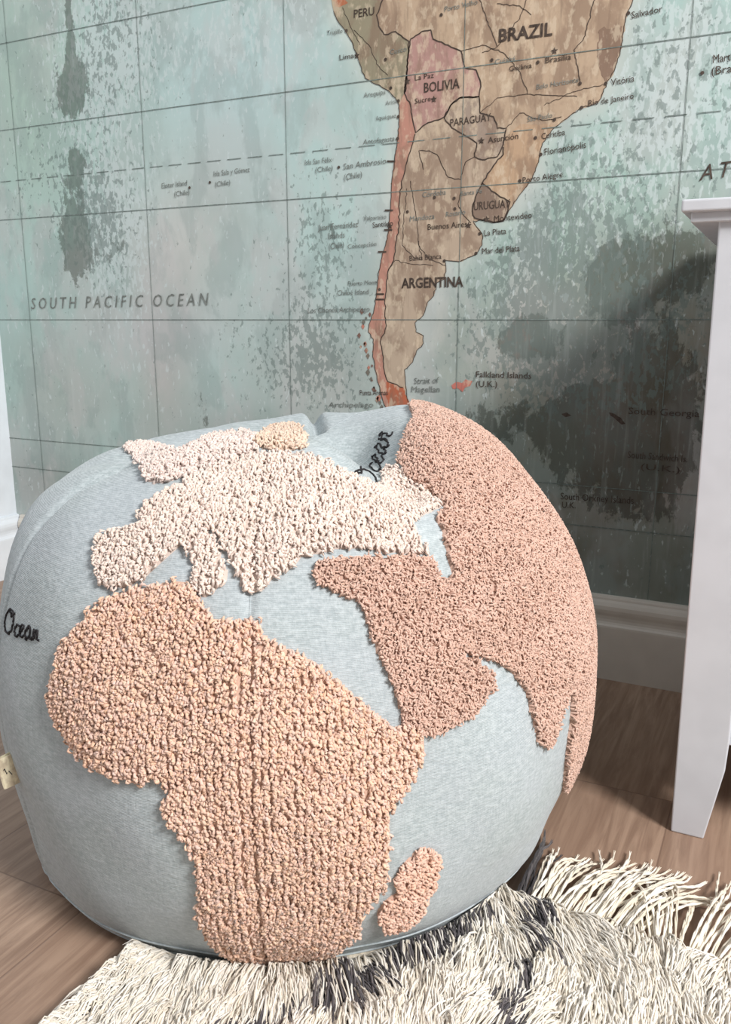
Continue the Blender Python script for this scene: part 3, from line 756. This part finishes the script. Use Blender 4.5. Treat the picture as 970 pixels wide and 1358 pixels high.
def stitch(label, strokes, r=.0008):
    vs, fs, n = [], [], 0
    for st in strokes:
        pts = []
        st = np.array(st, float)
        dn = catmull(st, 5) if len(st) > 2 else st
        for q in dn:
            h = hit(*q)
            if h is None: continue
            pts.append(surf_line([h[0]], [h[1]], .0006)[0])
        if len(pts) < 2: continue
        pts = np.array(pts)
        tv, tf = tubes(pts[None], np.full((1, len(pts)), r), 5)
        vs.append(tv); fs.append(tf + n); n += len(tv)
    if vs:
        o = link('stitched_lettering', mesh_np('stitched_lettering', np.vstack(vs), np.vstack(fs)), M_INK, bag); o['label'] = label
def script_word(org, u, v):
    """cursive word Ocean on a baseline org + a*u, letter height v (photo pixels, measured on the bag)"""
    O = [(.30 + .27 * math.sin(k * math.pi / 6 - .3), .5 + .5 * math.cos(k * math.pi / 6 - .3)) for k in range(13)] + [(.40, .78), (.58, .86)]
    c = [(.97, .40), (.86, .50), (.73, .38), (.70, .15), (.82, 0), (1.0, .08), (1.1, .25), (1.22, .42), (1.15, .54), (1.05, .4), (1.05, .12), (1.18, 0), (1.35, .12)]
    a = [(1.68, .45), (1.55, .52), (1.42, .35), (1.42, .1), (1.52, 0), (1.65, .15), (1.71, .5), (1.68, .15), (1.76, 0), (1.86, .1)]
    n = [(1.90, .5), (1.93, .25), (1.93, 0), (1.97, .3), (2.08, .5), (2.17, .38), (2.17, .06), (2.30, .04)]
    return [[(org[0] + p * u[0] + q * v[0], org[1] + p * u[1] + q * v[1]) for p, q in st] for st in (O, c, a, n)]
stitch('black stitched word Ocean on the left side', script_word((5, 838), (20.5, 6.0), (4, -31)), .0011)
stitch('black stitched word Ocean on the top', script_word((495, 650), (11.5, -32.5), (-27, -13)), .0011)

# care label sewn in the left seam
def care_label():
    az = math.radians(-57.5); s0 = s_of(az, .200); s1 = s_of(az, .163)
    a = surf_line([az], [s0], -.001)[0]; b = surf_line([az], [s1], -.001)[0]
    out = (math.cos(math.radians(-60)) * e_f + math.sin(math.radians(-60)) * e_r)
    sidev = np.cross(out, np.array([0, 0, 1.0])); W = .0165
    prof = []
    for k, t in enumerate(np.linspace(0, 1, 12)):   # folded loop seen in section
        ang = np.pi * t
        prof.append(np.array([W * math.sin(ang) ** .6, .0022 * math.cos(ang)]))
    vs = []
    for e, drop in ((a, 0), (b, -.003)):
        for q in prof: vs.append(e + out * q[0] + sidev * q[1] + np.array([0, 0, -.25 * q[0]]))
    n = len(prof)
    fs = [(i, i + 1, n + i + 1, n + i) for i in range(n - 1)]
    me = bpy.data.meshes.new('care_label'); me.from_pydata([tuple(v) for v in vs], [], fs); me.update()
    o = link('care_label', me, M_LABEL, bag); o['label'] = 'small beige fabric label in the side seam'
    sm = o.modifiers.new('solid', 'SOLIDIFY'); sm.thickness = .0009
    c = (a + b) / 2 + out * W * .55 + np.array([0, 0, -.25 * W * .5])
    for sgn in (1, -1):
        q = c + sidev * .0031 * sgn
        pts = np.array([q + out * x + np.array([0, 0, z]) for x, z in [(-.004, -.004), (-.001, .001), (.001, -.002), (.003, .005), (.004, .003)]])
        tv, tf = tubes(pts[None], np.full((1, len(pts)), .0005), 5)
        link('printed_mark', mesh_np('printed_mark', tv, tf), M_INK, o)
care_label()

# ------------------------------------------------------------------ white cabinet on the right
def cabinet():
    x0, x1, yf, yb = -.126, .78, 1.046, 1.506
    c = empty('white_cabinet', (x0 + .4, 1.28, 0)); O = np.array(c.location)
    tag(c, 'white painted cabinet with overhanging top and tapered legs against the map wall', 'cabinet')
    hexa('cabinet_top', box8(x0, x1, yf, yb, .7665, .780), M_WHITE, c, .0025, O)
    hexa('top_moulding', box8(x0 + .010, x1 - .01, yf + .008, yb, .7555, .7675), M_WHITE, c, .002, O)
    zt = .757; w = .060
    for (xa, ya, sx) in ((-.084, 1.061, 1), (.735, 1.061, -1), (-.084, 1.44, 1), (.735, 1.44, -1)):
        me_v = []
        # outer edge is straight, inner faces taper below the panel
        ring = [(0, .0, .040, .040), (.10, .0, .058, .058), (.14, .0, .060, .060), (zt, 0, .060, .060)]
        for z, _, wx, wy in ring:
            xo = xa + (.006 if sx > 0 else -.006) * (1 - z / zt) - .003 * sx
            xi = xo + wx * sx
            a, b = min(xo, xi), max(xo, xi)
            y0_, y1_ = (ya, ya + wy) if ya < 1.2 else (ya + .06 - wy, ya + .06)
            me_v += [(a, y0_, z), (b, y0_, z), (b, y1_, z), (a, y1_, z)]
        fs = [(3, 2, 1, 0), tuple(range(12, 16))]
        for k in range(3):
            for i in range(4): fs.append((4 * k + i, 4 * k + (i + 1) % 4, 4 * k + 4 + (i + 1) % 4, 4 * k + 4 + i))
        me = bpy.data.meshes.new('leg'); me.from_pydata([tuple(np.array(v) - O) for v in me_v], [], fs); me.update()
        o = link('leg', me, M_WHITE, c)
        m = o.modifiers.new('bevel', 'BEVEL'); m.width = .002; m.segments = 3; m.limit_method = 'ANGLE'; m.angle_limit = .5
    hexa('front_panel', box8(-.030, .68, 1.078, 1.096, .128, zt), M_WHITE, c, .0015, O)
    hexa('side_panel', box8(-.078, -.062, 1.115, 1.445, .128, zt), M_WHITE, c, .0015, O)
    hexa('side_panel', box8(.705, .721, 1.115, 1.445, .128, zt), M_WHITE, c, .0015, O)
    hexa('back_panel', box8(-.03, .68, 1.484, 1.496, .128, zt), M_WHITE, c, .0015, O)
    hexa('bottom_panel', box8(-.07, .715, 1.09, 1.49, .130, .146), M_WHITE, c, .0015, O)
cabinet()

# ------------------------------------------------------------------ rug
RX0, RX1, RY0, RY1 = -.545, .62, .05, .838
rug = empty('shaggy_rug', (0.03, .45, 0))
tag(rug, 'cream shaggy wool rug with dark grey lines and fringe under the bean bag', 'rug')
RO = np.array(rug.location)
hexa('backing', box8(RX0 + .012, RX1 - .012, RY0, RY1 - .004, .0005, .004), M_BACKING, rug, 0, RO)

def fpx(x, y): return on_floor(x, y, .015)[:2]
LINES = [[fpx(*p) for p in [(722, 1150), (690, 1200), (693, 1250), (702, 1300), (705, 1370), (690, 1440)]],
         [fpx(*p) for p in [(640, 1200), (548, 1240), (505, 1265), (440, 1300), (370, 1330), (250, 1400)]],
         [(-.08, .40), (.1, .62), (.28, .85)], [(.1, .1), (.35, .45), (.6, .85)]]
LW = [.028, .026, .03, .03]

def pile(n_try, region, rad, seed, lmin=.040, lmax=.068):
    r = np.random.default_rng(seed)
    x = r.uniform(region[0], region[1], n_try); y = r.uniform(region[2], region[3], n_try)
    dxy = np.stack([x, y], 1) - BC[:2]; db = np.linalg.norm(dxy, axis=1)
    k = db > .300
    x, y, db, dxy = x[k], y[k], db[k], dxy[k]; N = len(x)
    # flow of the pile: towards -Y, swirling slowly, pushed aside by the bag, outwards at the left edge
    ang = -1.32 + .30 * np.sin(x * 17 + 2.0 * np.sin(y * 13)) + .26 * np.sin(y * 27 + x * 14 + 1) + .20 * np.sin(x * 75 + 30 * y) + r.normal(0, .13, N)
    d = np.stack([np.cos(ang), np.sin(ang)], 1)
    push = np.exp(-((db - .30) / .022) ** 2)[:, None]
    d = d * (1 - .35 * push) + .35 * push * dxy / db[:, None]
    edge = np.exp(-((x - RX0) / .025) ** 2)[:, None]
    d = d * (1 - .35 * edge) + np.array([-.5, -.2]) * edge
    d /= np.linalg.norm(d, axis=1, keepdims=True)
    # clumps: strands of one cell share tip target
    cs = .015
    cx = np.floor(x / cs + .35 * np.sin(y * 90)); cy = np.floor(y / cs + .35 * np.sin(x * 80))
    hsh = np.sin(cx * 127.1 + cy * 311.7) * 43758.5453; hsh -= np.floor(hsh)
    hs2 = np.sin(cx * 269.5 + cy * 183.3) * 27183.13; hs2 -= np.floor(hs2)
    L = r.uniform(lmin, lmax, N) * (.75 + .5 * hsh) * (1 - .45 * edge[:, 0])
    ctr = np.stack([(cx + .5 + .4 * (hs2 - .5)) * cs, (cy + .5) * cs], 1)
    K = 6; u = np.linspace(0, 1, K)
    H = .016 + .014 * hs2 + r.normal(0, .002, N)
    xy = np.stack([x, y], 1)
    lat = (u ** 1.25)[None, :, None] * (d * L[:, None])[:, None, :]
    pull = (.55 * (u ** 1.5))[None, :, None] * (ctr - xy)[:, None, :]
    side = np.stack([-d[:, 1], d[:, 0]], 1)
    wv = (np.sin(u[None] * 7 + r.random((N, 1)) * 6.28) * .0026 * u[None])[..., None] * side[:, None, :]
    p2 = xy[:, None] + lat + pull + wv
    z = .003 + H[:, None] * np.sin(np.minimum(u * 1.25, 1.0)[None] * np.pi * .62) - (.010 * u ** 3)[None] * (.6 + .8 * hsh[:, None])
    # keep clear of the bag
    dd = p2 - BC[:2]; rr = np.linalg.norm(dd, axis=2, keepdims=True)
    lim = .305 + np.clip(z[..., None] - .004, 0, 1) * .8
    p2 = np.where(rr < lim, BC[:2] + dd / rr * lim, p2)
    path = np.concatenate([p2, np.maximum(z, .0045)[..., None]], 2)
    R = rad * (.75 + .5 * r.random(N))
    rp = np.array([1, 1.05, 1.0, .9, .7, .2])
    tv, tf = tubes(path, R[:, None] * rp[None], 4)
    dark = np.zeros(N, bool)
    jx = x + .006 * np.sin(y * 120) + r.normal(0, .003, N); jy = y + .006 * np.sin(x * 110)
    for ln, w in zip(LINES, LW):
        dark |= seg_dist(jx, jy, ln, False) < w / 2 * (1 + .4 * np.sin(y * 47 + x * 30))
    dark &= r.random(N) < .78
    cr = lin(np.array([(233, 227, 217), (226, 217, 202), (240, 235, 226)]))
    c = cr[r.integers(0, 3, N)] * (.86 + .2 * r.random((N, 1)))
    dk = lin(np.array([(84, 80, 84), (66, 62, 66), (100, 94, 96)]))
    c[dark] = dk[r.integers(0, 3, dark.sum())]
    return tv, tf, np.repeat(c, K * 4, axis=0)
def vec(p): return p - RO
a = pile(68000, (RX0, .10, .36, RY1), .00108, 21); b = pile(16000, (.10, RX1, .05, RY1), .0021, 22); c = pile(12000, (RX0, .10, .05, .36), .0021, 23)
n1, n2 = len(a[0]), len(a[0]) + len(b[0])
po = link('pile', mesh_np('pile', vec(np.vstack([a[0], b[0], c[0]])), np.vstack([a[1], b[1] + n1, c[1] + n2]), np.vstack([a[2], b[2], c[2]])), M_WOOL, rug)
po['kind'] = 'stuff'

def tassel(x0, width, n, dirx, L, seed, dark=False):
    r = np.random.default_rng(seed)
    t = r.random(n); x = x0 + width * (t - .5)
    K = 12; u = np.linspace(0, 1, K)
    ang = np.radians(90 - dirx) + r.normal(0, .07, n) + (t - .5) * -.25
    Ls = 1.22 * L * r.uniform(.8, 1.06, n)
    curv = r.normal(0, .14, n) + .2 * np.sin(seed * 1.7)
    a = ang[:, None] + curv[:, None] * u[None] * 1.2 + .08 * np.sin(u[None] * 8 + r.random((n, 1)) * 6)
    st = Ls[:, None] / (K - 1)
    px_ = x[:, None] + np.cumsum(np.cos(a) * st, 1) - np.cos(a[:, :1]) * st
    py_ = RY1 + .004 - .02 * r.random((n, 1)) + np.cumsum(np.sin(a) * st, 1) - np.sin(a[:, :1]) * st
    z = .005 + (.010 + .012 * r.random((n, 1))) * np.sin(np.clip(u * 1.15, 0, 1) * np.pi)[None] ** .8 + .003 * r.random((n, 1)) * u[None]
    P = np.stack([px_, py_, z], 2)
    dd = P[..., :2] - BC[:2]; rr = np.linalg.norm(dd, axis=2, keepdims=True)
    P[..., :2] = np.where(rr < .335, BC[:2] + dd / rr * .335, P[..., :2])
    R = r.uniform(.0013, .0019, n)
    rp = np.ones(K); rp[-1] = .35; rp[-2] = .8
    # two-ply twist: pairs of strands winding round each other
    tw = np.arange(K) * 1.7
    off = np.stack([np.cos(tw), np.zeros(K), np.sin(tw)], 1) * .0009
    P2 = np.concatenate([P + off, P - off], 0); R2 = np.concatenate([R, R]) * .72
    tv, tf = tubes(P2, R2[:, None] * rp[None], 5)
    cr = lin(np.array([(238, 230, 214), (230, 220, 202), (244, 238, 226)])) if not dark else lin(np.array([(74, 71, 72), (58, 55, 57), (92, 87, 88)]))
    c = cr[r.integers(0, 3, n)] * (.88 + .18 * r.random((n, 1)))
    cc = np.repeat(np.concatenate([c, c]), K * 5, axis=0)
    o = link('fringe_tassel', mesh_np('fringe_tassel', vec(tv), tf, cc), M_WOOL, rug)
    if dark: o['label'] = 'dark grey fringe tassel'
specs = [(-.222, .022, 16, -6, .115, True), (-.205, .016, 8, 14, .100, False), (-.186, .02, 9, 12, .100, False), (-.165, .024, 12, 22, .120, False), (-.142, .024, 13, 26, .125, False), (-.118, .024, 13, 24, .125, False), (-.098, .018, 9, 30, .115, False),
         (-.072, .02, 10, -12, .085, False), (-.052, .018, 8, 6, .10, False), (-.030, .018, 9, 16, .118, False), (-.010, .016, 8, 24, .118, False), (.020, .016, 9, 30, .125, False), (.040, .016, 8, 22, .12, False)]
x = .07; k = 0
while x < RX1 - .02:
    specs.append((x, .02, 8, 12 + 14 * math.sin(k * 2.1), .11, False)); x += .032; k += 1
for i, (x, w, n, dr, L, dk) in enumerate(specs): tassel(x, w, n, dr, L, 100 + i, dk)

# ------------------------------------------------------------------ light, camera
def area(name, loc, target, sx, sy, power, col):
    ld = bpy.data.lights.new(name, 'AREA'); ld.shape = 'RECTANGLE'; ld.size = sx; ld.size_y = sy; ld.energy = power; ld.color = col
    o = bpy.data.objects.new(name, ld); COL.objects.link(o); o.location = loc
    o.rotation_euler = (Vector(target) - Vector(loc)).to_track_quat('-Z', 'Y').to_euler(); return o
tgt = np.array([-.4, 1.0, .3]); dirv = np.array([.905, -.426, .74]); dirv /= np.linalg.norm(dirv)
area('window_daylight', tuple(tgt + dirv * 4.2), tuple(tgt), 1.0, .9, 226, (1.0, .985, .965))

w = bpy.data.worlds.new('World'); SC.world = w; w.use_nodes = True
bg = w.node_tree.nodes['Background']; wn = w.node_tree.nodes; tcw = wn.new('ShaderNodeTexCoord'); sx = wn.new('ShaderNodeSeparateXYZ'); rw = wn.new('ShaderNodeMapRange')
w.node_tree.links.new(tcw.outputs['Generated'], sx.inputs[0]); w.node_tree.links.new(sx.outputs[2], rw.inputs['Value'])
rw.inputs['From Min'].default_value = -.3; rw.inputs['From Max'].default_value = .9; rw.inputs['To Min'].default_value = .05; rw.inputs['To Max'].default_value = .60
w.node_tree.links.new(rw.outputs['Result'], bg.inputs[1]); bg.inputs[0].default_value = (.96, .975, 1.0, 1)

cd = bpy.data.cameras.new('Camera'); cd.sensor_fit = 'HORIZONTAL'; cd.sensor_width = 36; cd.lens = 36 * F_PX / 970; cd.clip_start = .02
co = bpy.data.objects.new('Camera', cd); COL.objects.link(co)
co.location = CAM; co.rotation_euler = (math.pi / 2 - PITCH, 0, YAW)
SC.camera = co
vs_ = SC.view_settings
vs_.view_transform = 'Standard'; vs_.look = 'None'; vs_.gamma = 1; vs_.exposure = 0; vs_.use_curve_mapping = False
